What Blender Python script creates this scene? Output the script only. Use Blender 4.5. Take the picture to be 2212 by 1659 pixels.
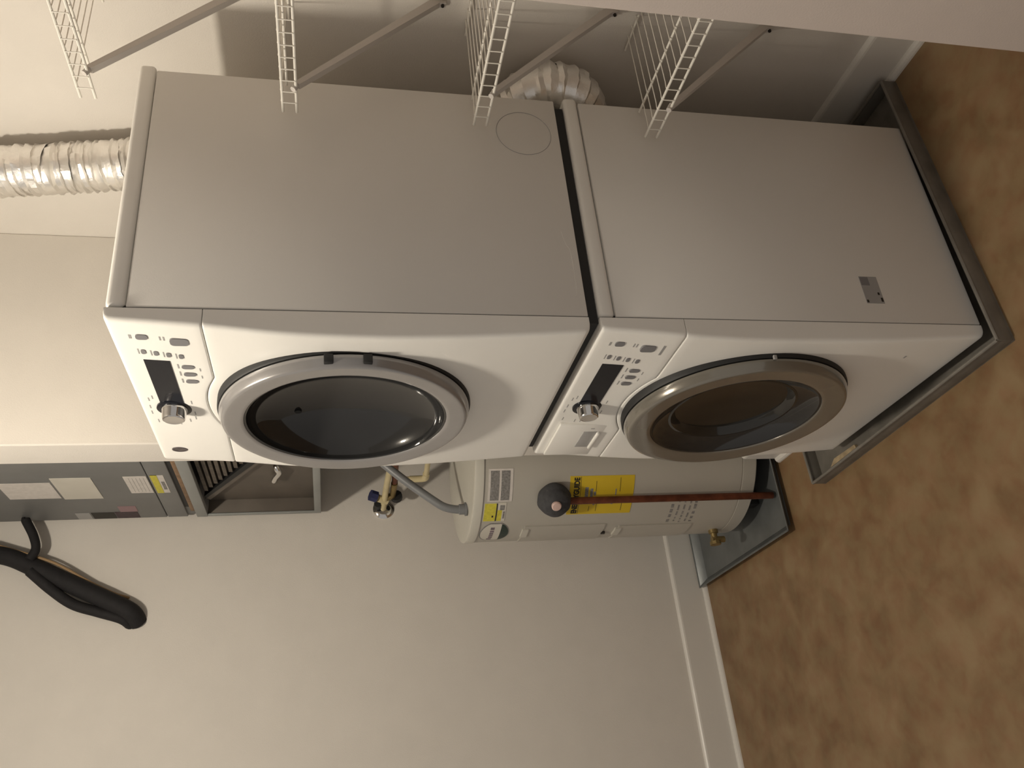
import bpy, bmesh, math, random
import numpy as np
from mathutils import Vector, Matrix
random.seed(7)
PI = math.pi
sc = bpy.context.scene
COL = sc.collection
for o in list(bpy.data.objects):
    bpy.data.objects.remove(o)

# ------------------------------------------------------------------ camera
CAM = (-0.8987, -1.4471, 1.5739); YAW, PITCH, ROLL, FPX = 1.08840, 0.21650, -0.00263, 1797.4
fwd = Vector((math.cos(YAW) * math.cos(PITCH), math.sin(YAW) * math.cos(PITCH), -math.sin(PITCH)))
rgt = Vector((math.sin(YAW), -math.cos(YAW), 0)); dwn = fwd.cross(rgt)
c_, s_ = math.cos(ROLL), math.sin(ROLL)
r2 = c_ * rgt + s_ * dwn; d2 = -s_ * rgt + c_ * dwn
cd = bpy.data.cameras.new('camera'); cam = bpy.data.objects.new('camera', cd); COL.objects.link(cam)
# the phone was held sideways: the picture's right is the room's down, its top the room's right
m = Matrix.Identity(4)
for i in range(3):
    m[i][0] = d2[i]; m[i][1] = r2[i]; m[i][2] = -fwd[i]; m[i][3] = CAM[i]
cam.matrix_world = m
cd.sensor_fit = 'HORIZONTAL'; cd.sensor_width = 36.0; cd.lens = 36.0 * FPX / 2212.0; cd.clip_start = 0.02
sc.camera = cam

# ------------------------------------------------------------------ world, exposure
w = bpy.data.worlds.new('dim_room_beyond'); sc.world = w; w.use_nodes = True
bg = w.node_tree.nodes['Background']; bg.inputs[0].default_value = (1.0, 0.93, 0.85, 1); bg.inputs[1].default_value = 0.35
sc.view_settings.view_transform = 'Standard'; sc.view_settings.look = 'None'
sc.view_settings.exposure = 0.0; sc.view_settings.gamma = 1.0; sc.view_settings.use_curve_mapping = False
LAMP_POS = (-0.64, 0.09, 2.92); LAMP_STRENGTH = 440.0; LAMP_COLOR = (1.0, 0.905, 0.765)

# ------------------------------------------------------------------ materials
def mat(name, col, rough=0.5, metal=0.0, var=0.04, scale=8.0, bump=0.0, bscale=200.0, spec=0.5, coat=0.0, col2=None, emit=None, trans=0.0, alpha=None):
    M = bpy.data.materials.new(name); M.use_nodes = True
    nt = M.node_tree; b = nt.nodes['Principled BSDF']
    tc = nt.nodes.new('ShaderNodeTexCoord')
    n = nt.nodes.new('ShaderNodeTexNoise'); n.inputs['Scale'].default_value = scale; n.inputs['Detail'].default_value = 4
    nt.links.new(tc.outputs['Object'], n.inputs['Vector'])
    r = nt.nodes.new('ShaderNodeValToRGB')
    a = col2 if col2 else tuple(max(0, c * (1 - var)) for c in col)
    e = tuple(min(1, c * (1 + var)) for c in col) if not col2 else col
    r.color_ramp.elements[0].position = 0.35; r.color_ramp.elements[1].position = 0.65
    r.color_ramp.elements[0].color = (*a, 1); r.color_ramp.elements[1].color = (*e, 1)
    nt.links.new(n.outputs['Fac'], r.inputs['Fac']); nt.links.new(r.outputs['Color'], b.inputs['Base Color'])
    b.inputs['Roughness'].default_value = rough; b.inputs['Metallic'].default_value = metal
    b.inputs['Specular IOR Level'].default_value = spec; b.inputs['Coat Weight'].default_value = coat
    b.inputs['Transmission Weight'].default_value = trans
    if bump:
        n2 = nt.nodes.new('ShaderNodeTexNoise'); n2.inputs['Scale'].default_value = bscale; n2.inputs['Detail'].default_value = 3
        nt.links.new(tc.outputs['Object'], n2.inputs['Vector'])
        bp = nt.nodes.new('ShaderNodeBump'); bp.inputs['Strength'].default_value = bump; bp.inputs['Distance'].default_value = 0.002
        nt.links.new(n2.outputs['Fac'], bp.inputs['Height']); nt.links.new(bp.outputs['Normal'], b.inputs['Normal'])
    if emit:
        b.inputs['Emission Color'].default_value = (*emit[0], 1); b.inputs['Emission Strength'].default_value = emit[1]
    return M

WALL = mat('painted_drywall', (0.68, 0.64, 0.585), 0.75, var=0.015, bump=0.25, bscale=260)
JAMB = mat('drywall_with_pink_light', (0.68, 0.60, 0.55), 0.7, var=0.015, bump=0.2, bscale=260)  # wall paint tinted pink for the light falling on the near wall end
TRIM = mat('semi_gloss_trim_paint', (0.70, 0.67, 0.62), 0.35, var=0.01)
CEIL = mat('ceiling_paint', (0.72, 0.70, 0.66), 0.85, var=0.01)
WHITE = mat('white_enamel', (0.86, 0.84, 0.79), 0.28, var=0.01)
SIDEM = mat('white_painted_steel', (0.76, 0.735, 0.69), 0.38, var=0.012, scale=3, bump=0.05, bscale=500)
RING = mat('smoked_door_ring', (0.32, 0.31, 0.305), 0.2, 0.35, coat=0.5)
RINGW = mat('smoked_ring_brown_reflection', (0.205, 0.188, 0.160), 0.14, 0.35, coat=0.6)  # smoked tone with the floor's brown reflection put into the colour
GLASS = mat('dark_door_glass', (0.022, 0.022, 0.022), 0.06, 0.0, spec=0.55)
BOWL = mat('dark_inner_bowl', (0.016, 0.015, 0.013), 0.10, 0.0, spec=0.6)
BLACK = mat('black_rubber', (0.012, 0.012, 0.012), 0.6)
SCREEN = mat('dark_display_glass', (0.008, 0.009, 0.013), 0.18, spec=0.25)
CHROME = mat('chrome', (0.78, 0.77, 0.76), 0.08, 1.0, var=0.01)
GREYBTN = mat('grey_button', (0.20, 0.195, 0.20), 0.6)
LEGEND = mat('grey_print', (0.36, 0.35, 0.34), 0.6)
BADGE = mat('dark_metal_badge', (0.14, 0.12, 0.12), 0.3, 0.6)
WIRE = mat('white_vinyl_wire', (0.80, 0.77, 0.70), 0.4, var=0.01)
BRKT = mat('white_bracket_steel', (0.60, 0.56, 0.52), 0.45, var=0.01)
FOIL = mat('aluminium_foil', (0.90, 0.88, 0.85), 0.38, 1.0, var=0.03, scale=30, bump=0.5, bscale=90)
PANM = mat('galvanised_pan_dusty', (0.21, 0.195, 0.17), 0.5, 0.35, var=0.15, scale=14)
PAN2 = mat('grey_sheet_metal_pan', (0.17, 0.18, 0.18), 0.42, 0.45, var=0.12, scale=9)
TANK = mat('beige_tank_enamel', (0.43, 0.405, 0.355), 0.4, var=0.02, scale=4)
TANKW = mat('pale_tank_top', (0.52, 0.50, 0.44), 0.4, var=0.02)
AIRG = mat('grey_furnace_steel', (0.20, 0.20, 0.195), 0.5, 0.1, var=0.05)
AIRL = mat('light_grey_furnace_steel', (0.30, 0.31, 0.30), 0.45, 0.2, var=0.04)
PAPER = mat('printed_paper', (0.62, 0.58, 0.54), 0.8, var=0.05, scale=60)
PAPER2 = mat('plain_paper', (0.60, 0.57, 0.50), 0.8, var=0.03, scale=10)
PAPERINK = mat('faint_grey_print', (0.46, 0.43, 0.40), 0.8)
YELLOW = mat('yellow_label', (0.62, 0.44, 0.02), 0.5, var=0.04)
YELLOW2 = mat('bright_yellow_label', (0.58, 0.52, 0.05), 0.5, var=0.1, scale=90)
INK = mat('black_ink', (0.02, 0.017, 0.012), 0.6)
GREYINK = mat('grey_ink', (0.22, 0.21, 0.20), 0.7, var=0.25, scale=180)
GREENINK = mat('dark_green_print', (0.006, 0.024, 0.017), 0.4)
PURPLEINK = mat('muted_purple_print', (0.17, 0.13, 0.15), 0.6, var=0.3, scale=150)
MAROON = mat('maroon_print', (0.055, 0.032, 0.038), 0.6, var=0.3, scale=90)
ROSE = mat('faded_pink_print', (0.30, 0.19, 0.20), 0.6)
COPPER = mat('aged_copper', (0.16, 0.050, 0.024), 0.42, 0.6, var=0.3, scale=25)
BRASS = mat('brass', (0.27, 0.20, 0.085), 0.42, 0.7, var=0.15, scale=40)
FOAM = mat('grey_insulation_foam', (0.050, 0.050, 0.053), 0.9, var=0.15, scale=60, bump=0.5, bscale=300)
PINK = mat('pinkish_white_plastic', (0.62, 0.45, 0.40), 0.5)
CREAM = mat('cream_cpvc', (0.60, 0.51, 0.30), 0.4, var=0.05, scale=30)
BLUE = mat('blue_valve_handle', (0.02, 0.025, 0.09), 0.45)
CONDUIT = mat('grey_flexible_conduit', (0.17, 0.175, 0.18), 0.4, var=0.05)
HOSE = mat('black_foam_insulation', (0.008, 0.007, 0.008), 0.8, var=0.2, scale=50, bump=0.4, bscale=120)
TANWIRE = mat('tan_cable', (0.34, 0.22, 0.11), 0.6)
ORANGE = mat('raw_orange_edge', (0.24, 0.15, 0.085), 0.7, var=0.2, scale=40)
COILM = mat('dusty_coil_fins', (0.12, 0.10, 0.08), 0.6, 0.3, var=0.3, scale=40)
BROWNIN = mat('brown_cabinet_interior', (0.13, 0.11, 0.09), 0.5, 0.2, var=0.1)
WOOD = mat('pale_wood', (0.40, 0.31, 0.19), 0.8, var=0.2, scale=40)
SCREW = mat('dark_screw', (0.05, 0.045, 0.04), 0.4, 0.7)

# mottled tan sheet vinyl
FLOOR = bpy.data.materials.new('mottled_vinyl_floor'); FLOOR.use_nodes = True
nt = FLOOR.node_tree; b = nt.nodes['Principled BSDF']; tc = nt.nodes.new('ShaderNodeTexCoord')
def noise(s, d=5, dist=0.0):
    n = nt.nodes.new('ShaderNodeTexNoise'); n.inputs['Scale'].default_value = s; n.inputs['Detail'].default_value = d
    n.inputs['Distortion'].default_value = dist; nt.links.new(tc.outputs['Object'], n.inputs['Vector']); return n
def ramp(n, stops):
    r = nt.nodes.new('ShaderNodeValToRGB'); nt.links.new(n.outputs['Fac'], r.inputs['Fac'])
    while len(r.color_ramp.elements) < len(stops): r.color_ramp.elements.new(0.5)
    for e, (p, c) in zip(r.color_ramp.elements, stops): e.position = p; e.color = (*c, 1)
    return r
ra = ramp(noise(7.0, 5, 0.4), [(0.34, (0.150, 0.088, 0.040)), (0.5, (0.215, 0.137, 0.068)), (0.64, (0.275, 0.188, 0.102))])
rb = ramp(noise(19.0, 4, 0.3), [(0.36, (0.200, 0.098, 0.048)), (0.62, (0.235, 0.165, 0.085))])
mx = nt.nodes.new('ShaderNodeMix'); mx.data_type = 'RGBA'; mx.inputs[0].default_value = 0.42
nt.links.new(ra.outputs['Color'], mx.inputs[6]); nt.links.new(rb.outputs['Color'], mx.inputs[7])
nt.links.new(mx.outputs[2], b.inputs['Base Color']); b.inputs['Roughness'].default_value = 0.42
b.inputs['Specular IOR Level'].default_value = 0.35

# ------------------------------------------------------------------ mesh helpers (all coordinates in room space)
def new(): return bmesh.new()
def wloc(o):
    v = Vector((0, 0, 0))
    while o is not None: v = v + o.location; o = o.parent
    return v
def obj(name, bm, material, parent=None, smooth=True, angle=35, kind=None):
    bmesh.ops.remove_doubles(bm, verts=bm.verts, dist=1e-6)
    bmesh.ops.recalc_face_normals(bm, faces=bm.faces)
    me = bpy.data.meshes.new(name); 
    if parent is not None:
        bmesh.ops.translate(bm, verts=bm.verts, vec=-wloc(parent))
    bm.to_mesh(me); bm.free()
    me.materials.append(material)
    if smooth:
        for p in me.polygons: p.use_smooth = True
        me.set_sharp_from_angle(angle=math.radians(angle))
    o = bpy.data.objects.new(name, me); COL.objects.link(o); o.parent = parent
    if kind: o['kind'] = kind
    return o
def again(o, dloc, parent=None):
    c = o.copy(); COL.objects.link(c); c.parent = parent if parent is not None else o.parent
    c.location = o.location + Vector(dloc); return c
def tag(o, label, cat, group=None):
    o['label'] = label; o['category'] = cat
    if group: o['group'] = group
    return o
def thing(name, loc, label, cat, group=None):
    o = bpy.data.objects.new(name, None); COL.objects.link(o); o.location = loc; o.empty_display_size = 0.05
    return tag(o, label, cat, group)
def box(bm, a, b_, bev=0.0, seg=2):
    r = bmesh.ops.create_cube(bm, size=1.0)
    vs = r['verts']
    for v in vs:
        v.co = Vector([(a[i] + b_[i]) / 2 + v.co[i] * (b_[i] - a[i]) for i in range(3)])
    if bev > 0:
        es = list({e for v in vs for e in v.link_edges})
        bmesh.ops.bevel(bm, geom=es, offset=bev, segments=seg, profile=0.5, affect='EDGES')
    return bm
def mbox(a, b_, bev=0.0, seg=2): return box(new(), a, b_, bev, seg)
def tube(bm, pts, rad, n=12, cap=True):
    pts = [Vector(p) for p in pts]; rings = []
    rr = rad if isinstance(rad, (list, tuple)) else [rad] * len(pts)
    t0 = (pts[1] - pts[0]).normalized()
    up = Vector((0, 0, 1)) if abs(t0.z) < 0.9 else Vector((1, 0, 0))
    nrm = (up - t0 * up.dot(t0)).normalized()
    for i, p in enumerate(pts):
        if i == 0: t = (pts[1] - p)
        elif i == len(pts) - 1: t = (p - pts[i - 1])
        else: t = (pts[i + 1] - p).normalized() + (p - pts[i - 1]).normalized()
        t.normalize(); nrm = (nrm - t * nrm.dot(t)).normalized(); bi = t.cross(nrm)
        rings.append([bm.verts.new(p + (nrm * math.cos(2 * PI * k / n) + bi * math.sin(2 * PI * k / n)) * rr[i]) for k in range(n)])
    for a, b_ in zip(rings, rings[1:]):
        for k in range(n): bm.faces.new((a[k], a[(k + 1) % n], b_[(k + 1) % n], b_[k]))
    if cap:
        bm.faces.new(list(reversed(rings[0]))); bm.faces.new(rings[-1])
    return bm
def mtube(pts, rad, n=12, cap=True): return tube(new(), pts, rad, n, cap)
def smooth_path(pts, k=8):
    P = [Vector(p) for p in pts]; P = [P[0] * 2 - P[1]] + P + [P[-1] * 2 - P[-2]]; out = []
    for i in range(1, len(P) - 2):
        for j in range(k):
            t = j / k
            out.append(0.5 * ((2 * P[i]) + (P[i + 1] - P[i - 1]) * t + (2 * P[i - 1] - 5 * P[i] + 4 * P[i + 1] - P[i + 2]) * t * t
                              + (3 * P[i] - P[i - 1] - 3 * P[i + 1] + P[i + 2]) * t ** 3))
    out.append(P[-2]); return out
def lathe(bm, prof, c, axis='x', n=48):
    """prof: (along axis, radius) pairs; c: a point on the axis"""
    rings = []
    for h, r in prof:
        ring = []
        if r < 1e-6:
            p = {'x': (h, c[1], c[2]), 'y': (c[0], h, c[2]), 'z': (c[0], c[1], h)}[axis]; ring = [bm.verts.new(p)]
        else:
            for k in range(n):
                a = 2 * PI * k / n; u, v = r * math.cos(a), r * math.sin(a)
                p = {'x': (h, c[1] + u, c[2] + v), 'y': (c[0] + u, h, c[2] + v), 'z': (c[0] + u, c[1] + v, h)}[axis]
                ring.append(bm.verts.new(p))
        rings.append(ring)
    for a, b_ in zip(rings, rings[1:]):
        if len(a) == 1 and len(b_) == 1: continue
        for k in range(n):
            q = (k + 1) % n
            if len(a) == 1: bm.faces.new((a[0], b_[k], b_[q]))
            elif len(b_) == 1: bm.faces.new((a[k], a[q], b_[0]))
            else: bm.faces.new((a[k], a[q], b_[q], b_[k]))
    return bm
def mlathe(prof, c, axis='x', n=48): return lathe(new(), prof, c, axis, n)
def prism(bm, poly, axis, lo, hi):
    """extrude a closed outline given in the two other axes"""
    def pt(a, h): return {'x': (h, a[0], a[1]), 'y': (a[0], h, a[1]), 'z': (a[0], a[1], h)}[axis]
    A = [bm.verts.new(pt(a, lo)) for a in poly]; B = [bm.verts.new(pt(a, hi)) for a in poly]
    n = len(poly)
    bm.faces.new(A); bm.faces.new(list(reversed(B)))
    for k in range(n): bm.faces.new((A[k], B[k], B[(k + 1) % n], A[(k + 1) % n]))
    return bm
def mprism(poly, axis, lo, hi): return prism(new(), poly, axis, lo, hi)
def struct(name, bm, m_, label=None, parent=None):
    o = obj(name, bm, m_, parent, smooth=False)
    if parent is None: o['kind'] = 'structure'
    if label: o['label'] = label
    return o

# ------------------------------------------------------------------ the room
XR, YB, YB2, XB, YL, XO, ZC = 0.865, 0.905, 1.040, 0.135, 1.885, -1.95, 3.0
struct('floor', mbox((XO - 0.1, -3.2, -0.05), (XR + 0.1, YL + 0.1, 0.0)), FLOOR, 'mottled tan and brown sheet vinyl floor')
struct('ceiling', mbox((XO - 0.1, -2.4, ZC), (XR + 0.1, YL + 0.1, ZC + 0.06)), CEIL, 'plain white ceiling above the laundry closet')
struct('wall_right', mbox((XR, -0.72, 0), (XR + 0.1, YL + 0.1, ZC)), WALL, 'off-white wall behind the machines and wire shelves')
struct('wall_left', mbox((XO, YL, 0), (XR, YL + 0.1, ZC)), WALL, 'bare off-white wall left of the water heater')
struct('wall_middle', mbox((XB, YB, 0), (XR, YB2, ZC), 0.004), WALL, 'short off-white partition between dryer and water heater')
struct('wall_front', mbox((0.462, -0.72, 0), (XR, -0.42, ZC), 0.004), JAMB, 'wall end with pinkish light in its colour at the near edge of the closet')

def baseboard(name, axis, wall, lo, hi, sgn, label):
    """profile in (distance from wall, z): board with eased top"""
    prof = [(0, 0), (0.014, 0), (0.014, 0.132), (0.0125, 0.138), (0.008, 0.143), (0.002, 0.146), (0, 0.146)]
    shoe = [(0.014, 0), (0.030, 0), (0.0295, 0.006), (0.026, 0.013), (0.020, 0.017), (0.014, 0.018)]
    o = struct(name, mprism([(wall + sgn * a, z) for a, z in prof], axis, lo, hi), TRIM, label)
    struct('shoe_moulding', mprism([(wall + sgn * a, z) for a, z in shoe], axis, lo, hi), TRIM, None, o)
    return o
baseboard('baseboard_left', 'x', YL, XO, XR - 0.03, -1, 'white baseboard along the left wall')
baseboard('baseboard_right', 'y', XR, -0.42, YB - 0.03, -1, 'white baseboard below the wire shelves')
baseboard('baseboard_middle', 'y', XB, YB - 0.030, YB2 + 0.030, -1, 'white baseboard capping the partition end')
baseboard('baseboard_partition', 'x', YB, XB - 0.002, XR - 0.03, -1, 'white baseboard on the partition behind the washer')

# ------------------------------------------------------------------ ceiling lamp (above the picture)
lamp = thing('ceiling_light', (LAMP_POS[0], LAMP_POS[1], ZC), 'small round flush ceiling light above the machines', 'ceiling light')
obj('lamp_base', mlathe([(ZC, 0.0), (ZC, 0.10), (ZC - 0.025, 0.10), (ZC - 0.03, 0.085), (ZC - 0.03, 0.0)], LAMP_POS, 'z'), TRIM, lamp)
LM = mat('lit_lamp_globe', (0.9, 0.85, 0.75), 0.4, emit=(LAMP_COLOR, LAMP_STRENGTH))
obj('lamp_globe', mlathe([(ZC - 0.031 - 0.085 * (1 - math.cos(a)) if False else ZC - 0.031 - 0.075 * math.sin(a), max(0.0, 0.078 * math.cos(a))) for a in np.linspace(0, PI / 2, 10)], LAMP_POS, 'z', 32), LM, lamp)

# ------------------------------------------------------------------ washer and dryer
W = 0.686
def bow_fn(table):
    zs = np.array([a for a, _ in table][::-1]); xs = np.array([b_ for _, b_ in table][::-1])
    zz = np.linspace(zs[0], zs[-1], 241); xx = np.interp(zz, zs, xs)
    k = np.hanning(41); k /= k.sum(); xp = np.pad(xx, 20, mode='reflect', reflect_type='odd'); xx = np.convolve(xp, k, 'valid')
    return lambda z: float(np.interp(z, zz, xx))
XBK = 0.0215; RR = 0.010
def front_shell(f, zlo, zhi, lo_prof, hi_prof, nz=22, ny=46):
    """a bowed front cover: columns run over the width, rows over the height"""
    cols = [(0.0, None)]
    for k in range(5):
        a = PI / 2 * k / 4; cols.append((RR - RR * math.cos(a), RR - RR * math.sin(a)))
    for k in range(1, ny): cols.append((RR + (W - 2 * RR) * k / ny, 0.0))
    for k in range(4, -1, -1):
        a = PI / 2 * k / 4; cols.append((W - RR + RR * math.cos(a), RR - RR * math.sin(a)))
    cols.append((W, None))
    bm = new(); grid = []
    for y, dx in cols:
        a, b_ = zlo(y), zhi(y); col = []
        zs = [(a + d, ins) for d, ins in lo_prof]
        z0, z1 = a + lo_prof[-1][0], b_ - hi_prof[-1][0]
        zs += [(z0 + (z1 - z0) * i / nz, 0.0) for i in range(1, nz)]
        zs += [(b_ - d, ins) for d, ins in reversed(hi_prof)]
        col.append(bm.verts.new((XBK, y, a)))
        for z, ins in zs:
            x = XBK if dx is None else min(XBK, f(z) + dx + ins)
            col.append(bm.verts.new((x, y, z)))
        col.append(bm.verts.new((XBK, y, b_)))
        grid.append(col)
    for p, q in zip(grid, grid[1:]):
        for i in range(len(p) - 1): bm.faces.new((p[i], p[i + 1], q[i + 1], q[i]))
    return bm
SEAM = [(0.0, 0.0035), (0.0008, 0.0016), (0.002, 0.0005), (0.0045, 0.0)]
def ROUND(r): return [(r - r * math.cos(a), r - r * math.sin(a)) for a in np.linspace(0, PI / 2, 6)]

def machine(root, zb, zt, table, zc, Rb, zs, kind):
    f = bow_fn(table); YC = W / 2
    seam = lambda y: max(zs, zc + math.sqrt(max(0.0, Rb * Rb - (y - YC) ** 2)) if abs(y - YC) < Rb else 0)
    zl = zt - 0.036
    # painted steel cabinet, top and covers
    cb = mbox((0.0235, 0.0, zb), (0.655, W, zl - 0.002), 0.003)
    bmesh.ops.delete(cb, geom=[q for q in cb.faces if q.calc_center_median().x < 0.0236], context='FACES')
    cab = obj('cabinet', cb, SIDEM, root)
    if kind == 'dryer': obj('gap_shade_block', mbox((0.012, 0.010, 1.0068), (0.640, W - 0.010, zb + 0.002)), BLACK, root)  # black block added to darken the gap below the dryer
    obj('top_panel', mbox((0.0235, -0.0005, zl), (0.671, W + 0.0005, zt), 0.010, 4), WHITE, root)
    obj('control_panel', front_shell(f, seam, lambda y: zt, SEAM, ROUND(0.010), nz=14), WHITE, root)
    fb = front_shell(f, lambda y: zb, lambda y: seam(y) - 0.0014, ROUND(0.012), SEAM, nz=40)
    bmesh.ops.delete(fb, geom=[q for q in fb.faces if (q.calc_center_median() - Vector((q.calc_center_median().x, YC, zc))).length < 0.255], context='FACES')
    obj('front_panel', fb, WHITE, root)
    gb = mbox((0.006, 0.006, zb + 0.02), (0.030, W - 0.006, zt - 0.02))
    bmesh.ops.delete(gb, geom=[q for q in gb.faces if abs(q.calc_center_median().x - 0.018) > 0.01], context='FACES')
    obj('seam_shade_backing', gb, BLACK, root)  # black backing that stands in for the shade inside the panel seams
    for x, y in ((0.07, 0.06), (0.07, W - 0.06), (0.60, 0.06), (0.60, W - 0.06)):
        zf = zb - (0.0335 if kind == 'washer' else 0.0235)
        obj('levelling_foot', mlathe([(zf, 0), (zf, 0.022), (zf + 0.008, 0.022), (zf + 0.010, 0.012), (zb + 0.003, 0.012), (zb + 0.003, 0)], (x, y, 0), 'z', 16), BLACK, root)
    # round door: dark gasket, smoked ring, glass
    door = thing('door', (0, YC, zc), '', '')
    del door['label']; del door['category']; door.parent = root; door.location = Vector((0, YC, zc)) - wloc(root)
    obj('door_gasket', mlathe([(0.004, 0.215), (0.004, 0.2885), (-0.030, 0.2885), (-0.034, 0.286), (-0.0345, 0.272), (-0.0345, 0.232), (0.004, 0.215)], (0, YC, zc), 'x', 96), BLACK, door)
    ri = 0.230 if kind == 'dryer' else 0.218
    obj('door_ring', mlathe([(-0.0350, 0.276), (-0.0365, 0.2840), (-0.039, 0.2848), (-0.046, 0.2838), (-0.058, 0.2790), (-0.0615, 0.2768), (-0.0632, 0.2735), (-0.0634, 0.270),
        (-0.0622, 0.262), (-0.0600, ri + 0.010), (-0.0590, ri + 0.003), (-0.0575, ri + 0.0005), (-0.052, ri - 0.001), (-0.0400, ri - 0.002)], (0, YC, zc), 'x', 96), RING if kind == 'dryer' else RINGW, door)
    if kind == 'dryer':
        prof = [(-0.0560, 0.2295), (-0.0555, 0.227)] + [(-0.0545 + 0.100 * (1 - (r / 0.2255) ** 2) ** 0.5, r) for r in 0.2255 * np.sin(np.linspace(PI / 2, 0, 30))]
        obj('door_glass', mlathe(prof, (0, YC, zc), 'x', 96), GLASS, door)
        for z in (zc + 0.043, zc - 0.036):
            obj('hinge_block', mbox((-0.0560, YC - 0.2870, z - 0.0095), (-0.036, YC - 0.2660, z + 0.0095), 0.002), BLACK, door)
        obj('door_sensor', mlathe([(0.0165, 0), (0.0165, 0.0085), (0.035, 0.0088)], (0, YC + 0.097, zc + 0.115), 'x', 20), BLACK, door)
    else:
        prof = [(-0.0560, 0.2175), (-0.0550, 0.2150)] + [(-0.0545 + 0.040 * (1 - (r / 0.2135) ** 3) ** 0.8, r) for r in 0.2135 * np.sin(np.linspace(PI / 2, 0.89, 14))]
        obj('door_glass', mlathe(prof, (0, YC, zc), 'x', 96), GLASS, door)
        prof = [(-0.0310, 0.1662), (-0.0315, 0.160), (-0.027, 0.154), (-0.016, 0.148)] + [(-0.012 + 0.012 * (1 - (r / 0.145) ** 2), r) for r in np.linspace(0.145, 0.0, 10)]
        obj('glass_bowl', mlathe(prof, (0, YC, zc - 0.01 + 0.01), 'x', 96), BOWL, door)
        obj('door_glint', mbox((-0.040, YC - 0.2905, zc + 0.022), (-0.030, YC - 0.284, zc + 0.030), 0.001), LEGEND, door)  # tiny grey box modelled in place of a glint at the ring's edge
    for ch in door.children: ch.location.x -= 0.006
    def pad(name, y0, y1, z0, z1, m_, h=0.0022, bev=0.002, lift=0.0, par=None):
        x = min(f(z0), f(z1), f((z0 + z1) / 2)) - lift
        if bev <= 0: return obj(name, mbox((x - h, y0, z0), (x + 0.004, y1, z1)), m_, par or root)
        rr = min(bev, (y1 - y0) * 0.49, (z1 - z0) * 0.49); out = []
        for cy, cz, a0 in ((y1 - rr, z1 - rr, 0), (y0 + rr, z1 - rr, 1), (y0 + rr, z0 + rr, 2), (y1 - rr, z0 + rr, 3)):
            out += [(cy + rr * math.cos(PI / 2 * (a0 + t / 4)), cz + rr * math.sin(PI / 2 * (a0 + t / 4))) for t in range(5)]
        return obj(name, mprism(out, 'x', x - h, x + 0.004), m_, par or root)
    o = zt - 1.992                                    # control layout is given for the upper machine
    if kind == 'washer': o = zt - 1.990
    cp = pad
    pad('power_button', 0.046, 0.064, 1.921 + o, 1.943 + o, GREYBTN, 0.0014, 0.006)
    pad('start_button', 0.052, 0.078, 1.846 + o, 1.881 + o, GREYBTN, 0.0014, 0.008)
    pad('button_legend', 0.050, 0.064, 1.951 + o, 1.956 + o, LEGEND, 0.0004, 0)
    pad('button_legend', 0.050, 0.064, 1.890 + o, 1.893 + o, LEGEND, 0.0004, 0)
    pad('button_legend', 0.050, 0.064, 1.897 + o, 1.900 + o, LEGEND, 0.0004, 0)
    if kind == 'washer': pad('button_legend', 0.048, 0.088, 1.826 + o, 1.832 + o, LEGEND, 0.0004, 0)
    for k in range(4):
        y, z = 0.114 + 0.0036 * k, 1.939 - 0.0235 * k + o
        pad('option_button', y - 0.0085, y + 0.0085, z - 0.0045, z + 0.0045, GREYBTN, 0.0012, 0.004)
        pad('button_legend', y - 0.010, y + 0.010, z + 0.008, z + 0.0105, LEGEND, 0.0004, 0)
    for k in range(3):
        y, z = 0.168 + 0.032 * k, 1.861 + o
        pad('select_button', y - 0.0075, y + 0.0075, z - 0.0128, z + 0.0128, GREYBTN, 0.0012, 0.007)
        pad('button_legend', y - 0.009, y + 0.009, z + 0.018, z + 0.021, LEGEND, 0.0004, 0)
        if k < 2: pad('button_legend', y + 0.004, y + 0.016, z - 0.024, z - 0.0215, LEGEND, 0.0004, 0)
    # display slopes gently with the panel: a thin curved slab
    bmd = new(); y0, y1 = 0.147, 0.345
    zz = [1.894 + o, 1.910 + o, 1.927 + o, 1.945 + o]
    A = [[bmd.verts.new((f(z) - dx, y, z)) for z in zz] for (y, dx) in ((y0, -0.002), (y0, 0.0012), (y1, 0.0012), (y1, -0.002))]
    for p, q in zip(A, A[1:]):
        for i in range(3): bmd.faces.new((p[i], p[i + 1], q[i + 1], q[i]))
    for col in (0, 3): bmd.faces.new([A[k][col] for k in range(4)])
    obj('display', bmd, SCREEN, root)
    kx, ky, kz = f(1.918 + o), 0.372, 1.918 + o
    dial = obj('dial', mlathe([(kx + 0.004, 0.0385), (kx - 0.0018, 0.0385), (kx - 0.0024, 0.037), (kx - 0.0024, 0.0)], (0, ky, kz), 'x', 40), SCREEN, root)
    obj('knob', mlathe([(kx - 0.002, 0.0285), (kx - 0.006, 0.0290), (kx - 0.010, 0.0270), (kx - 0.026, 0.0255), (kx - 0.0295, 0.0240), (kx - 0.0310, 0.0215), (kx - 0.0300, 0.018), (kx - 0.0295, 0.0)], (0, ky, kz), 'x', 40), CHROME, dial)
    for dy, dz in ((-0.051, 0.040), (-0.040, 0.049), (-0.002, 0.052), (0.027, 0.053), (0.072, 0.046), (-0.035, -0.041), (0.021, -0.042), (0.046, -0.040), (0.061, -0.026), (0.078, -0.003), (0.080, 0.012)):
        pad('cycle_legend', ky + dy - 0.008, ky + dy + 0.008, kz + dz - 0.0012, kz + dz + 0.0012, LEGEND, 0.0004, 0)
    # oval badge
    bx = f(1.941 + o); bmb = mlathe([(bx + 0.003, 0.0195), (bx - 0.0012, 0.0195), (bx - 0.002, 0.0170), (bx - 0.0012, 0.0155), (bx - 0.0012, 0.0)], (0, 0, 0), 'x', 32)
    for v in bmb.verts: v.co.y = v.co.y * 0.72 + 0.612; v.co.z = v.co.z + 1.941 + o
    obj('badge', bmb, BADGE, root)
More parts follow.
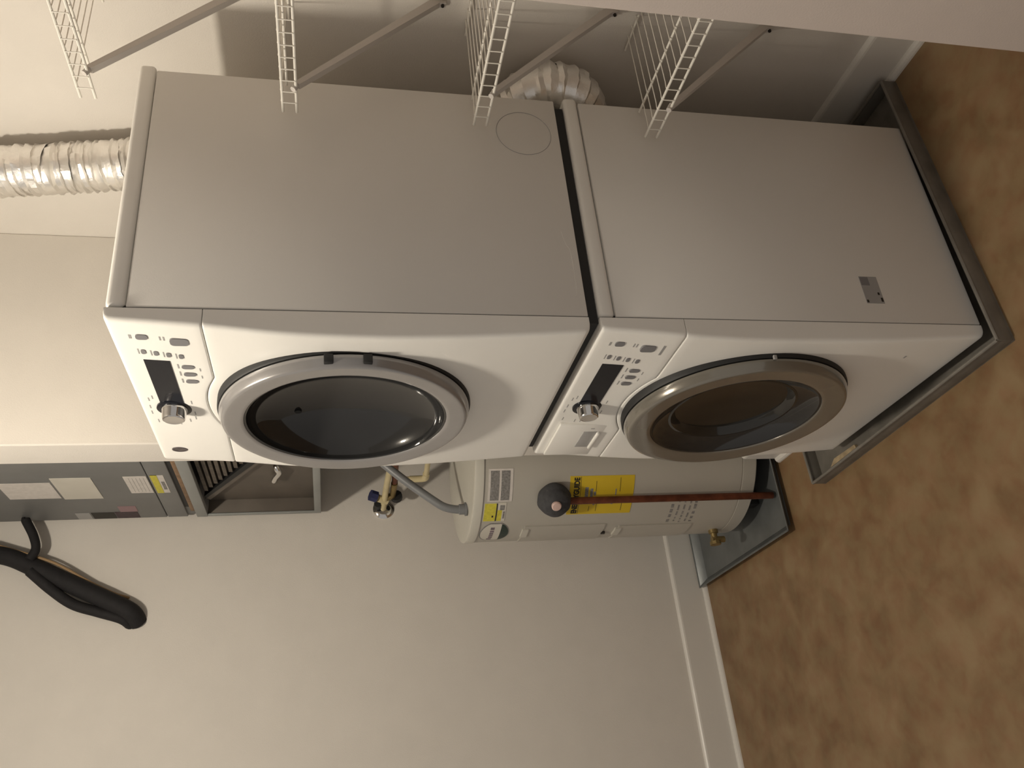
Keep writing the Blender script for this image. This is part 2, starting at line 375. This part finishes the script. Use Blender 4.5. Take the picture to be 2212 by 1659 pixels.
    if kind == 'washer':
        # dispenser drawer with its pull recess
        fx = f(0.885)
        dr = obj('dispenser_drawer', mbox((fx - 0.0030, 0.468, 0.828 + 0.004), (fx + 0.006, 0.668, 0.980), 0.0028), WHITE, root)
        obj('drawer_pull', mbox((fx - 0.0048, 0.508, 0.8660), (fx + 0.002, 0.608, 0.9060), 0.0015), LEGEND, dr)
        obj('pull_lip', mbox((fx - 0.0115, 0.508, 0.8600), (fx + 0.002, 0.610, 0.8690), 0.003), WHITE, dr)
        obj('drawer_legend', mbox((fx - 0.0034, 0.488, 0.880), (fx, 0.492, 0.890)), LEGEND, dr)
    return cab, f

T_DRY = [(1.992, -0.006), (1.807, -0.018), (1.672, -0.033), (1.584, -0.037), (1.450, -0.039), (1.306, -0.034), (1.209, -0.028), (1.031, -0.016)]
T_WAS = [(1.005, -0.008), (0.901, -0.014), (0.817, -0.022), (0.687, -0.030), (0.574, -0.031), (0.338, -0.027), (0.214, -0.021), (0.045, -0.010)]
washer = thing('washing_machine', (0.34, W / 2, 0.0125), 'white front-loading washer with round door standing in the floor pan', 'washer')
wcab, fw = machine(washer, 0.046, 1.005, T_WAS, 0.552, 0.299, 0.812, 'washer')
dryer = thing('clothes_dryer', (0.34, W / 2, 1.0065), 'white front-loading dryer stacked on top of the washer', 'dryer')
dcab, fd = machine(dryer, 1.030, 1.992, T_DRY, 1.532, 0.310, 1.815, 'dryer')
# pressed knock-out circle on the dryer side, pressed line below it
bmr = new()
for k in range(48):
    a0, a1 = 2 * PI * k / 48, 2 * PI * (k + 1) / 48
    r0, r1 = 0.0665, 0.0680
    vs = [bmr.verts.new((0.540 + r * math.cos(a), y, 1.118 + r * math.sin(a))) for (r, y) in ((r0, -0.0001), (0.5 * (r0 + r1), -0.0012), (r1, -0.0001)) for a in (a0, a1)]
    bmr.faces.new((vs[0], vs[1], vs[3], vs[2])); bmr.faces.new((vs[2], vs[3], vs[5], vs[4]))
obj('vent_knockout', bmr, LEGEND, dryer)
obj('pressed_rib', mtube(smooth_path([(0.250, 0.0003, 1.062), (0.215, 0.0003, 1.056), (0.190, 0.0003, 1.047), (0.090, 0.0003, 1.047), (0.072, 0.0003, 1.055)], 6), 0.0008, 6), SIDEM, dryer)
# rating sticker on the washer side
st = obj('rating_sticker', mbox((0.0765, -0.0010, 0.289), (0.1520, 0.0005, 0.336)), LEGEND, washer); st['label'] = 'grey printed rating sticker'
obj('sticker_print', mbox((0.127, -0.0014, 0.313), (0.1500, 0.0, 0.335)), GREYBTN, st)
obj('sticker_print', mbox((0.0785, -0.0014, 0.330), (0.0855, 0.0, 0.3350)), INK, st)
obj('sticker_print', mbox((0.0810, -0.0014, 0.2905), (0.0920, 0.0, 0.2960)), INK, st)
obj('sticker_print', mbox((0.1000, -0.0014, 0.2950), (0.1070, 0.0, 0.3000)), INK, st)
obj('scuff_mark', mbox((fw(0.215) - 0.0006, 0.078, 0.2105), (fw(0.215) + 0.003, 0.088, 0.2155)), LEGEND, washer)

# ------------------------------------------------------------------ washer floor pan
def pan(root, x0, x1, y0, y1, h, t, m_, flare=0.0):
    base = obj('pan_floor', mbox((x0, y0, 0.0), (x1, y1, 0.006)), m_, root)
    for nm, a, b_ in (('pan_wall', (x0, y0, 0.004), (x1, y0 + t, h)), ('pan_wall', (x0, y1 - t, 0.004), (x1, y1, h)),
                      ('pan_wall', (x0, y0 + t, 0.004), (x0 + t, y1 - t, h)), ('pan_wall', (x1 - t, y0 + t, 0.004), (x1, y1 - t, h))):
        bm = mbox(a, b_, 0.0012)
        if flare:
            cx, cy = (x0 + x1) / 2, (y0 + y1) / 2
            for v in bm.verts:
                k = flare * max(0, (v.co.z - 0.004)) / h
                v.co.x += k * (1 if v.co.x > x1 - 0.01 else -1 if v.co.x < x0 + 0.01 else 0)
                v.co.y += k * (1 if v.co.y > y1 - 0.01 else -1 if v.co.y < y0 + 0.01 else 0)
        obj(nm, bm, m_, root)
    rim = new(); k = flare
    P = [(x0 - k + t / 2, y0 - k + t / 2), (x1 + k - t / 2, y0 - k + t / 2), (x1 + k - t / 2, y1 + k - t / 2), (x0 - k + t / 2, y1 + k - t / 2)]
    for p, q in zip(P, P[1:] + P[:1]): tube(rim, [(p[0], p[1], h), (q[0], q[1], h)], 0.0048 if not flare else 0.0026, 10)
    obj('rolled_rim', rim, m_, root)
wp = thing('washer_drain_pan', (0.39, 0.42, 0), 'dusty brownish-grey metal pan under the washer', 'drain pan')
pan(wp, -0.050, 0.818, -0.018, 0.854, 0.047, 0.004, PANM)
wp.rotation_euler.z = math.radians(1.6)
chip = obj('wood_shim', mprism([(-0.036, 0.62), (-0.018, 0.625), (-0.016, 0.74), (-0.034, 0.77)], 'z', 0.0062, 0.016), WOOD)
tag(chip, 'small pale wood shim lying in the front of the washer pan', 'wood shim')

# ------------------------------------------------------------------ foil ducts
def foil(name, path, r, label, group, seed):
    rnd = random.Random(seed); P = smooth_path(path, 30); out = [P[0]]; L = 0; pts = []; rad = []
    seglen = [0]
    for a, b_ in zip(P, P[1:]): seglen.append(seglen[-1] + (b_ - a).length)
    n = int(seglen[-1] / 0.0075)
    for i in range(n + 1):
        s = seglen[-1] * i / n; j = 0
        while j < len(seglen) - 2 and seglen[j + 1] < s: j += 1
        t = (s - seglen[j]) / max(1e-9, seglen[j + 1] - seglen[j]); p = P[j].lerp(P[j + 1], t)
        pts.append(p + Vector((rnd.uniform(-1, 1), rnd.uniform(-1, 1), 0)) * 0.0012)
        rad.append(r * (1.0 + (0.055 if i % 3 == 0 else -0.05 if i % 3 == 1 else -0.02) + rnd.uniform(-0.02, 0.02)))
    bm = mtube(pts, rad, 30, True)
    for v in bm.verts: v.co += Vector((rnd.uniform(-1, 1), rnd.uniform(-1, 1), rnd.uniform(-1, 1))) * 0.0017
    o = obj(name, bm, FOIL, angle=22); tag(o, label, 'duct', group); return o
foil('foil_duct', [(0.775, 0.32, 1.55), (0.775, 0.37, 1.80), (0.775, 0.450, 2.10), (0.775, 0.513, 2.45), (0.775, 0.58, 2.80), (0.775, 0.61, ZC - 0.002)], 0.067,
     'crinkled silver foil duct rising up the wall above the dryer', 'foil ducts', 3)
foil('foil_duct', [(0.750, 0.30, 1.135), (0.752, 0.20, 1.120), (0.756, 0.085, 1.075), (0.758, 0.050, 1.000), (0.756, 0.085, 0.925), (0.752, 0.20, 0.885), (0.750, 0.30, 0.870)], 0.062,
     'silver foil duct elbow bulging behind the gap between the machines', 'foil ducts', 5)

# ------------------------------------------------------------------ wire shelves on the right wall
XF, YE, YN, PITCHW = 0.540, -0.016, -0.416, 0.0313
NAMES = ['topmost white wire shelf, above the top of the dryer', 'second white wire shelf from the top, at eye level beside the dryer',
         'third white wire shelf from the top, beside the bottom of the dryer', 'lowest white wire shelf, beside the upper part of the washer']
first = {}
for si, zt in enumerate((2.094, 1.676, 1.242, 0.813)):
    sh = thing('wire_shelf', (XR, (YE + YN) / 2, zt), NAMES[si], 'shelf', 'wire shelves on the right wall')
    zl = zt - 0.030
    def part(key, make, m_, dl=(0, 0, 0), nm=None):
        k = key
        if k not in first:
            first[k] = obj(nm or key, make(), m_, sh); return first[k]
        c = again(first[k], (0, 0, 0), sh); return c
    part('front_rail', lambda: mtube([(XF, YN, zt), (XF, YE, zt)], 0.0032, 8), WIRE)
    o = obj('front_rail', mtube([(XF, YN, zl), (XF, YE, zl)], 0.0032, 8), WIRE, sh)
    part('middle_rail', lambda: mtube([(XF + 0.095, YN, zt - 0.005), (XF + 0.095, YE + 0.012, zt - 0.005)], 0.0030, 8), WIRE)
    part('back_rail', lambda: mtube([(XR - 0.008, YN, zt - 0.005), (XR - 0.008, YE + 0.012, zt - 0.005)], 0.0030, 8), WIRE)
    n = int((YE - YN - 0.03) / PITCHW)
    for k in range(n + 1):
        y = YE - 0.030 - PITCHW * k
        if 'deck_wire' not in first:
            first['deck_wire'] = obj('deck_wire', mtube([(XF - 0.0035, y, zl), (XF - 0.0035, y, zt - 0.001), (XF + 0.002, y, zt + 0.003), (XF + 0.02, y, zt + 0.0015), (XR - 0.003, y, zt + 0.0005)], 0.0014, 6), WIRE, sh)
            y_first = y
        else: again(first['deck_wire'], (0, y - y_first, 0), sh)
    # flat steel brace from the front rail down to the wall
    yb = -0.088 if si < 2 else -0.112
    br = obj('support_bracket', new() if False else mprism([(XF + 0.004, zl - 0.008), (XF + 0.010, zl + 0.003), (XR - 0.004, zt - 0.340), (XR - 0.002, zt - 0.350), (XR - 0.002, zt - 0.378), (XR - 0.010, zt - 0.378), (XR - 0.012, zt - 0.362)], 'y', yb - 0.0075, yb + 0.0075), BRKT, sh)
    obj('bracket_hook', mtube([(XF - 0.006, yb, zl + 0.006), (XF + 0.008, yb, zl - 0.002)], 0.0065, 12), BRKT, br)
    obj('bracket_screw', mlathe([(XR - 0.016, 0), (XR - 0.0155, 0.004), (XR - 0.011, 0.0045)], (0, yb, zt - 0.370), 'x', 10), SCREW, br)
    cl = obj('wall_clip', mbox((XR - 0.016, yb - 0.026, zt - 0.014), (XR - 0.001, yb - 0.008, zt + 0.006), 0.003), BRKT, sh)

# ------------------------------------------------------------------ water heater and its pan
HX, HY, HR, HZ0, HZ1 = 0.270, 1.370, 0.310, 0.072, 1.100
hp = thing('heater_drain_pan', (0.25, 1.45, 0), 'square grey sheet-metal pan under the water heater', 'drain pan')
pan(hp, -0.112, 0.610, 1.105, 1.826, 0.034, 0.003, PAN2, 0.032)
wh = thing('water_heater', (HX, HY, 0.0062), 'tall beige cylindrical water heater standing in the square pan', 'water heater')
obj('tank_jacket', mlathe([(HZ0, 0), (HZ0, HR - 0.004), (HZ0 + 0.004, HR), (HZ0 + 0.052, HR), (HZ0 + 0.053, HR - 0.002), (HZ0 + 0.056, HR - 0.002), (HZ0 + 0.057, HR), (HZ1 - 0.030, HR), (HZ1 - 0.030, 0)], (HX, HY, 0), 'z', 96), TANK, wh)
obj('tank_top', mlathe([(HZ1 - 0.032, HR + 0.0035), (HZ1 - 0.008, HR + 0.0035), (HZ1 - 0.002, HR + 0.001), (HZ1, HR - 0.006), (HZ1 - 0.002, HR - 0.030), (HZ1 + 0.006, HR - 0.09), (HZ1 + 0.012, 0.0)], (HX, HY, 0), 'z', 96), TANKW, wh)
for a in (200, 320, 80):
    x, y = HX + 0.24 * math.cos(math.radians(a)), HY + 0.24 * math.sin(math.radians(a))
    obj('tank_foot', mbox((x - 0.025, y - 0.025, 0.0062), (x + 0.025, y + 0.025, HZ0 + 0.001), 0.003), BLACK, wh)
def patch(a0, a1, z0, z1, h=0.0012, n=10, rr=HR):
    bm = new(); A = np.radians(np.linspace(a0, a1, n + 1)); rows = []
    for a in A:
        c, s = math.cos(a), math.sin(a)
        rows.append([bm.verts.new((HX + r * c, HY + r * s, z)) for r, z in ((rr - 0.001, z0), (rr + h, z0), (rr + h, z1), (rr - 0.001, z1))])
    for p, q in zip(rows, rows[1:]):
        for i in range(4): bm.faces.new((p[i], p[(i + 1) % 4], q[(i + 1) % 4], q[i]))
    bm.faces.new(rows[0]); bm.faces.new(list(reversed(rows[-1]))); return bm
# white two-column spec label
lab = obj('spec_label', patch(-141.5, -119.8, 0.968, 1.052), PAPER, wh); lab['label'] = 'white two-column spec label'
obj('label_column', patch(-140.6, -121.0, 1.015, 1.045, 0.0016), GREYINK, lab)
obj('label_column', patch(-140.6, -121.0, 0.978, 1.008, 0.0016), GREYINK, lab)
yl = obj('warning_label', patch(-157.4, -142.6, 0.985, 1.060), PAPER2, wh); yl['label'] = 'small yellow and white warning label'
obj('label_panel', patch(-157.2, -142.8, 1.019, 1.0595, 0.0016), YELLOW2, yl)
obj('label_panel', patch(-157.2, -148.0, 0.998, 1.014, 0.0016), YELLOW2, yl)
obj('label_bar', patch(-157.2, -142.8, 1.0145, 1.0185, 0.0018), INK, yl)
obj('label_print', patch(-148.0, -144.2, 0.990, 1.006, 0.0018), GREYINK, yl)
obj('label_print', patch(-155.0, -149.0, 0.988, 0.994, 0.0018), GREYINK, yl)
obj('label_print', patch(-153.8, -152.3, 1.026, 1.032, 0.0020), INK, yl)
# oval maker's emblem: white upper part with blurred dark lettering, dark green lower part
def oval(da, dz, zlo, zhi, h, amid=-171.5, zmid=1.010, n=26):
    bm = new(); rows = []
    for i in range(n + 1):
        t = -1 + 2 * i / n; hh = dz * math.sqrt(max(0, 1 - t * t)); a = math.radians(amid + da * t)
        z0, z1 = max(zmid - hh, zlo), min(zmid + hh, zhi)
        if z1 - z0 < 1e-5: continue
        rows.append([bm.verts.new((HX + r * math.cos(a), HY + r * math.sin(a), z)) for r, z in ((HR - 0.001, z0), (HR + h, z0), (HR + h, z1), (HR - 0.001, z1))])
    for p, q in zip(rows, rows[1:]):
        for i in range(4): bm.faces.new((p[i], p[(i + 1) % 4], q[(i + 1) % 4], q[i]))
    bm.faces.new(rows[0]); bm.faces.new(list(reversed(rows[-1]))); return bm
em = obj('emblem', oval(13.0, 0.052, 0, 2, 0.0012), GREYINK, wh); em['label'] = 'oval white and dark green emblem'
obj('emblem_field', oval(12.0, 0.048, 1.004, 2, 0.0016), PAPER2, em)
obj('emblem_field', oval(12.4, 0.050, 0, 0.989, 0.0016), GREENINK, em)
obj('emblem_field', oval(12.0, 0.048, 0.989, 1.004, 0.0015), PAPER2, em)
for a0, a1, z0, z1 in ((-181.5, -179.2, 1.013, 1.030), (-178.4, -176.2, 1.012, 1.026), (-175.5, -173.4, 1.012, 1.026), (-172.7, -170.6, 1.012, 1.026), (-169.9, -167.4, 1.012, 1.026), (-166.7, -163.8, 1.012, 1.026)):
    obj('emblem_letter', patch(a0, a1, z0, z1, 0.0019, 3), PURPLEINK, em)
# yellow energy label with its black heading
eg = obj('energy_label', patch(-153.5, -125.5, 0.535, 0.768), YELLOW, wh); eg['label'] = 'yellow energy guide label with black heading'
def curved_text(txt, amid, zbase, size, h, par, name, m_):
    cu = bpy.data.curves.new(name, 'FONT'); cu.body = txt; cu.size = size; cu.align_x = 'CENTER'; cu.extrude = 0.0003; cu.offset = size * 0.045
    to = bpy.data.objects.new('text_tmp', cu); COL.objects.link(to); bpy.context.view_layer.update()
    me = bpy.data.meshes.new_from_object(to.evaluated_get(bpy.context.evaluated_depsgraph_get()))
    bpy.data.objects.remove(to)
    bm = new(); bm.from_mesh(me)
    for v in bm.verts:
        # seen from in front of the tank, reading direction runs with increasing angle
        a = math.radians(amid) + 0.80 * v.co.x / HR; r = HR + h + v.co.z
        v.co = Vector((HX + r * math.cos(a), HY + r * math.sin(a), zbase + v.co.y))
    return obj(name, bm, m_, par, smooth=False)
curved_text('ENERGYGUIDE', -139.6, 0.734, 0.0265, 0.0017, eg, 'label_heading', INK)
for a0, a1, z in ((-153.0, -126.0, 0.728), (-151.0, -144.0, 0.664), (-151.0, -147.0, 0.690), (-136.5, -127.0, 0.585), (-136.0, -129.0, 0.672), (-151.0, -142.5, 0.572)):
    obj('label_rule', patch(a0, a1, z, z + 0.0014, 0.0016, 6), INK, eg)
for a0, a1, z0, z1 in ((-142.5, -133.0, 0.700, 0.712), (-140.5, -134.0, 0.683, 0.693), (-139.0, -136.2, 0.672, 0.680), (-146.0, -143.5, 0.672, 0.679), (-145.8, -143.8, 0.606, 0.613), (-139.0, -134.5, 0.598, 0.602)):
    obj('label_print', patch(a0, a1, z0, z1, 0.0016, 4), GREYINK, eg)
# stencilled instruction text, drawn as short smudged strokes
rnd = random.Random(11)
for row in range(5):
    z = 0.372 - row * 0.022; a = -165.5 + rnd.uniform(0, 2)
    while a < -146:
        L = rnd.uniform(1.2, 4.5); obj('stencil_print', patch(a, a + L, z, z + (0.010 if row in (0, 4) else 0.006), 0.0006, 2), GREYINK, wh); a += L + rnd.uniform(1.0, 2.4)
# access cover strip with pale clips
obj('access_cover', patch(-192.0, -164.0, 0.610, 0.905, 0.0035, 10), TANK, wh)
obj('access_cover', patch(-192.0, -167.0, 0.275, 0.555, 0.0035, 10), TANK, wh)
for zc_, a_ in ((0.900, -171.5), (0.555, -174.0)):
    obj('cover_clip', patch(a_ - 5.5, a_ + 5.0, zc_ - 0.010, zc_ + 0.012, 0.0075, 4), TANKW, wh)
obj('cover_screw', patch(-176.5, -174.5, 0.598, 0.612, 0.0080, 2), SCREW, wh)
# relief valve wrapped in grey foam, with its copper discharge pipe
va = math.radians(-139.0); vd = Vector((math.cos(va), math.sin(va), 0)); vc = Vector((HX, HY, 0.823)) + vd * (HR + 0.022)
bmv = new(); bmesh.ops.create_icosphere(bmv, subdivisions=4, radius=0.058)
for v in bmv.verts:
    n_ = v.co.normalized(); k = 1 + 0.04 * math.sin(7 * n_.x + 3) * math.sin(6 * n_.y) + 0.05 * n_.z
    v.co = v.co * k; v.co += vc
foamo = obj('foam_wrap', bmv, FOAM, wh); foamo['label'] = 'dark grey foam ball around the relief valve'
lv = vc + vd * 0.048 + Vector((0.004, -0.006, 0.010))
obj('valve_lever', mlathe([(0, 0), (0, 0.016), (0.010, 0.017), (0.014, 0.014), (0.015, 0.0)], (0, 0, 0), 'x', 20), PINK, foamo)
lo = foamo.children[0]; lo.data.transform(Matrix.Translation(wloc(foamo)))            # back to room space, then aim along the valve
q = Vector((1, 0, 0)).rotation_difference(vd).to_matrix().to_4x4()
lo.data.transform(Matrix.Translation(-wloc(foamo)) @ Matrix.Translation(lv) @ q)
pp = vc + vd * 0.012
obj('discharge_pipe', mtube(smooth_path([(pp.x, pp.y, 0.80), (pp.x, pp.y, 0.70), (pp.x, pp.y, 0.30), (pp.x, pp.y, 0.018)], 6), 0.0125, 16), COPPER, wh)
# drain cock at the foot of the tank
da = math.radians(-181.0); dx = Vector((math.cos(da), math.sin(da), 0)); dc = Vector((HX, HY, 0.160))
dv = obj('drain_valve', mtube([dc + dx * (HR - 0.005), dc + dx * (HR + 0.012), dc + dx * (HR + 0.013), dc + dx * (HR + 0.045)], [0.018, 0.018, 0.012, 0.012], 14), BRASS, wh)
obj('valve_outlet', mtube([dc + dx * (HR + 0.036) + Vector((0, 0, 0.012)), dc + dx * (HR + 0.036) + Vector((0, 0, -0.038))], 0.012, 12), BRASS, dv)
obj('valve_handle', mtube([dc + dx * (HR + 0.044), dc + dx * (HR + 0.056)], 0.021, 10), BRASS, dv)

# grey flexible conduit from the tank top up behind the partition
cn = thing('flexible_conduit', (0.046, 1.300, 1.108), 'grey flexible conduit curving up from the top of the water heater', 'conduit')
obj('conduit_hose', mtube(smooth_path([(0.046, 1.30, 1.112), (0.046, 1.30, 1.140), (0.055, 1.30, 1.178), (0.078, 1.30, 1.214), (0.150, 1.30, 1.305), (0.220, 1.30, 1.384), (0.300, 1.30, 1.470), (0.350, 1.30, 1.560), (0.36, 1.30, 1.604)], 8), 0.0145, 14), CONDUIT, cn)
obj('conduit_fitting', mlathe([(1.104, 0), (1.104, 0.024), (1.110, 0.024), (1.111, 0.0185), (1.130, 0.0185), (1.132, 0.015), (1.132, 0.0)], (0.046, 1.30, 0), 'z', 16), CONDUIT, cn)

# ------------------------------------------------------------------ supply pipe through the left wall
sp = thing('supply_pipe', (0.262, YL, 1.354), 'cream plastic supply pipe with shut-off valves coming out of the left wall', 'pipe')
obj('escutcheon', mlathe([(YL, 0), (YL, 0.043), (YL - 0.004, 0.043), (YL - 0.010, 0.036), (YL - 0.014, 0.024), (YL - 0.014, 0)], (0.258, 0, 1.352), 'y', 28), CHROME, sp)
obj('pipe', mtube(smooth_path([(0.258, YL, 1.353), (0.260, 1.84, 1.353), (0.285, 1.74, 1.350), (0.300, 1.62, 1.346), (0.315, 1.50, 1.34)], 5), 0.0125, 14), CREAM, sp)
obj('tee', mtube([(0.268, 1.815, 1.340), (0.274, 1.795, 1.378)], 0.0155, 14), CREAM, sp)
vv = obj('shutoff_valve', mtube([(0.276, 1.790, 1.376), (0.278, 1.784, 1.388)], 0.012, 12), BRASS, sp); vv['label'] = 'brass shut-off valve'
obj('valve_handle', mtube([(0.277, 1.790, 1.384), (0.283, 1.780, 1.410)], 0.0235, 8), BLUE, vv)
v2 = obj('shutoff_valve', mtube([(0.276, 1.80, 1.345), (0.282, 1.79, 1.320), (0.300, 1.695, 1.318)], 0.014, 12), BRASS, sp)
obj('valve_wheel', mtube([(0.279, 1.812, 1.302), (0.283, 1.790, 1.305)], 0.024, 12), BLACK, v2)
obj('cable_gland', mtube([(0.262, 1.86, 1.375), (0.264, 1.83, 1.377)], 0.016, 12), BLACK, sp)
# cream condensate line
cp_ = thing('condensate_pipe', (0.300, 1.655, 1.20), 'cream plastic condensate pipe with an elbow beside the copper line', 'pipe')
obj('pipe_run', mtube([(0.300, 1.656, 1.300), (0.300, 1.656, 1.260)], 0.0105, 14), CREAM, cp_)
obj('elbow', mtube(smooth_path([(0.300, 1.657, 1.262), (0.300, 1.655, 1.215), (0.300, 1.648, 1.200), (0.300, 1.630, 1.199), (0.300, 1.600, 1.201)], 5), 0.0135, 14), CREAM, cp_)
obj('pipe_run', mtube([(0.300, 1.605, 1.200), (0.300, 1.20, 1.222)], 0.0105, 14), CREAM, cp_)
cl_ = obj('copper_line', mtube(smooth_path([(0.302, 1.690, 1.318), (0.305, 1.660, 1.318), (0.308, 1.60, 1.322), (0.312, 1.45, 1.328), (0.318, 1.20, 1.335)], 6), 0.0125, 12), COPPER)
tag(cl_, 'short dark copper water line running behind the grey conduit', 'pipe')

# ------------------------------------------------------------------ air handler hung above the heater
AX, AY0, AY1, AZ0, AZ1 = 0.240, 1.060, 1.852, 1.604, 2.94
ah = thing('air_handler', (0.55, 1.456, AZ0), 'grey steel air handler cabinet mounted above the water heater', 'air handler')
obj('cabinet_shell', mbox((AX + 0.010, AY0, 2.076), (XR - 0.004, AY1, AZ1), 0.003), AIRG, ah)
up = obj('upper_door', mbox((AX, AY0, 2.186), (AX + 0.012, AY1, AZ1), 0.003), AIRG, ah)
lw = obj('lower_door', mbox((AX, AY0, 2.110), (AX + 0.012, AY1, 2.1835), 0.003), AIRG, ah)
obj('open_slot', mbox((AX + 0.006, AY0, 2.092), (AX + 0.012, 1.756, 2.110)), BLACK, ah)
obj('filter_edge', mbox((AX + 0.002, AY0, 2.078), (AX + 0.012, 1.796, 2.0935), 0.002), ORANGE, ah)
obj('base_rail', mbox((AX - 0.004, AY0, 2.036), (AX + 0.020, AY1, 2.077), 0.003), AIRL, ah)
def sheet(name, y0, y1, z0, z1, m_, par, lift=0.0, th=0.0012, label=None):
    o = obj(name, mbox((AX - th - lift, y0, z0), (AX + 0.001, y1, z1)), m_, par)
    if label: o['label'] = label
    return o
s1 = sheet('paper_sheet', 1.462, 1.612, 2.502, 2.668, PAPER, up, label='printed white instruction sheet')
s2 = sheet('paper_sheet', 1.422, 1.622, 2.366, 2.494, PAPER2, up, 0.0008, label='plain white paper sheet')
s3 = sheet('paper_sheet', 1.418, 1.578, 2.189, 2.264, PAPER, up, label='small ruled paper sheet')
for k in range(5): obj('print_line', mbox((AX - 0.0018, 1.432, 2.200 + k * 0.012), (AX, 1.566, 2.2012 + k * 0.012)), PAPERINK, s3)
s4 = sheet('rating_label', 1.412, 1.580, 2.133, 2.176, PAPER, lw, label='yellow and white rating label')
obj('label_panel', mbox((AX - 0.0022, 1.412, 2.154), (AX, 1.580, 2.176)), YELLOW2, s4)
obj('label_print', mbox((AX - 0.0022, 1.470, 2.138), (AX, 1.545, 2.148)), GREYINK, s4)
s5 = sheet('caution_sticker', 1.778, 1.845, 2.365, 2.445, INK, up, label='dark caution sticker')
s6 = sheet('caution_sticker', 1.775, 1.845, 2.282, 2.362, MAROON, up, label='maroon caution sticker')
sheet('caution_sticker', 1.715, 1.774, 2.278, 2.340, ROSE, up, label='faded pink caution sticker')
sheet('caution_sticker', 1.780, 1.845, 2.450, 2.500, LEGEND, up)
# open return box below: back, floor, side, posts, slanted coil with fins
obj('plenum_back', mbox((0.62, AY0, AZ0), (0.63, AY1, 2.036)), BROWNIN, ah)
obj('plenum_floor', mbox((AX, AY0, AZ0), (0.63, AY1, AZ0 + 0.012), 0.002), AIRL, ah)
obj('plenum_side', mbox((AX, AY1 - 0.012, AZ0), (0.63, AY1, 2.036), 0.002), BROWNIN, ah)
obj('plenum_side', mbox((AX, AY0, AZ0), (0.63, AY0 + 0.012, 2.036), 0.002), AIRL, ah)
obj('side_flange', mbox((AX - 0.002, AY1 - 0.020, AZ0), (AX + 0.004, AY1, 2.036), 0.001), AIRL, ah)
obj('bottom_flange', mbox((AX - 0.002, AY0, AZ0), (AX + 0.004, AY1 - 0.02, AZ0 + 0.026), 0.001), AIRL, ah)
obj('access_plate', mbox((AX + 0.060, AY0 + 0.02, AZ0 + 0.014), (AX + 0.066, AY1 - 0.016, 2.032)), BROWNIN, ah)
coil = thing('coil', (AX + 0.05, 1.55, 1.95), '', ''); del coil['label']; del coil['category']; coil.parent = ah; coil.location = Vector((AX + 0.05, 1.55, 1.95)) - wloc(ah)
obj('coil_edge', mprism([(1.742, 2.036), (1.712, 2.036), (1.10, 1.690), (1.10, 1.655)], 'x', AX + 0.030, AX + 0.058), BLACK, coil)
obj('coil_edge', mprism([(1.10, 1.655), (1.10, 1.640), (1.762, 2.020), (1.742, 2.036)], 'x', AX + 0.034, AX + 0.058), BROWNIN, coil)
z = 2.016
while z > 1.74:
    yhi = 1.712 - (2.036 - z) * (0.612 / 0.346) - 0.012
    obj('coil_fin', mbox((AX + 0.034, 1.10, z), (AX + 0.056, yhi, z + 0.013)), COILM, coil); z -= 0.021
obj('drain_fitting', mtube(smooth_path([(AX + 0.062, 1.470, 1.762), (AX + 0.042, 1.474, 1.758), (AX + 0.036, 1.500, 1.752), (AX + 0.036, 1.545, 1.766), (AX + 0.036, 1.580, 1.774), (AX + 0.045, 1.596, 1.770)], 5), 0.0115, 12), CHROME, ah)


# black insulated refrigerant lines entering the left wall
rl = thing('refrigerant_line', (-0.113, YL, 2.275), 'black foam-insulated refrigerant line entering the left wall near the ceiling', 'pipe')
obj('foam_sleeve', mtube(smooth_path([(-0.150, YL + 0.01, 2.262), (-0.118, 1.856, 2.285), (-0.075, 1.846, 2.365), (-0.020, 1.844, 2.475), (0.060, 1.843, 2.630), (0.110, 1.843, 2.745), (0.140, 1.843, 2.94)], 8), 0.033, 16), HOSE, rl)
obj('foam_sleeve', mtube(smooth_path([(-0.160, YL + 0.01, 2.285), (-0.140, 1.862, 2.315), (-0.113, 1.855, 2.395), (-0.083, 1.845, 2.480), (-0.030, 1.830, 2.555), (0.040, 1.822, 2.635)], 8), 0.019, 14), HOSE, rl)
obj('control_cable', mtube(smooth_path([(-0.06, YL, 2.30), (-0.045, 1.865, 2.35), (-0.005, 1.85, 2.43), (0.060, 1.84, 2.54), (0.095, 1.835, 2.62), (0.150, 1.83, 2.78)], 8), 0.005, 8), TANWIRE, rl)
obj('branch_hose', mtube(smooth_path([(0.080, 1.813, 2.640), (0.120, 1.815, 2.625), (0.170, 1.815, 2.640), (0.226, 1.815, 2.672), (0.2335, 1.815, 2.676)], 6), 0.016, 12), HOSE, rl)
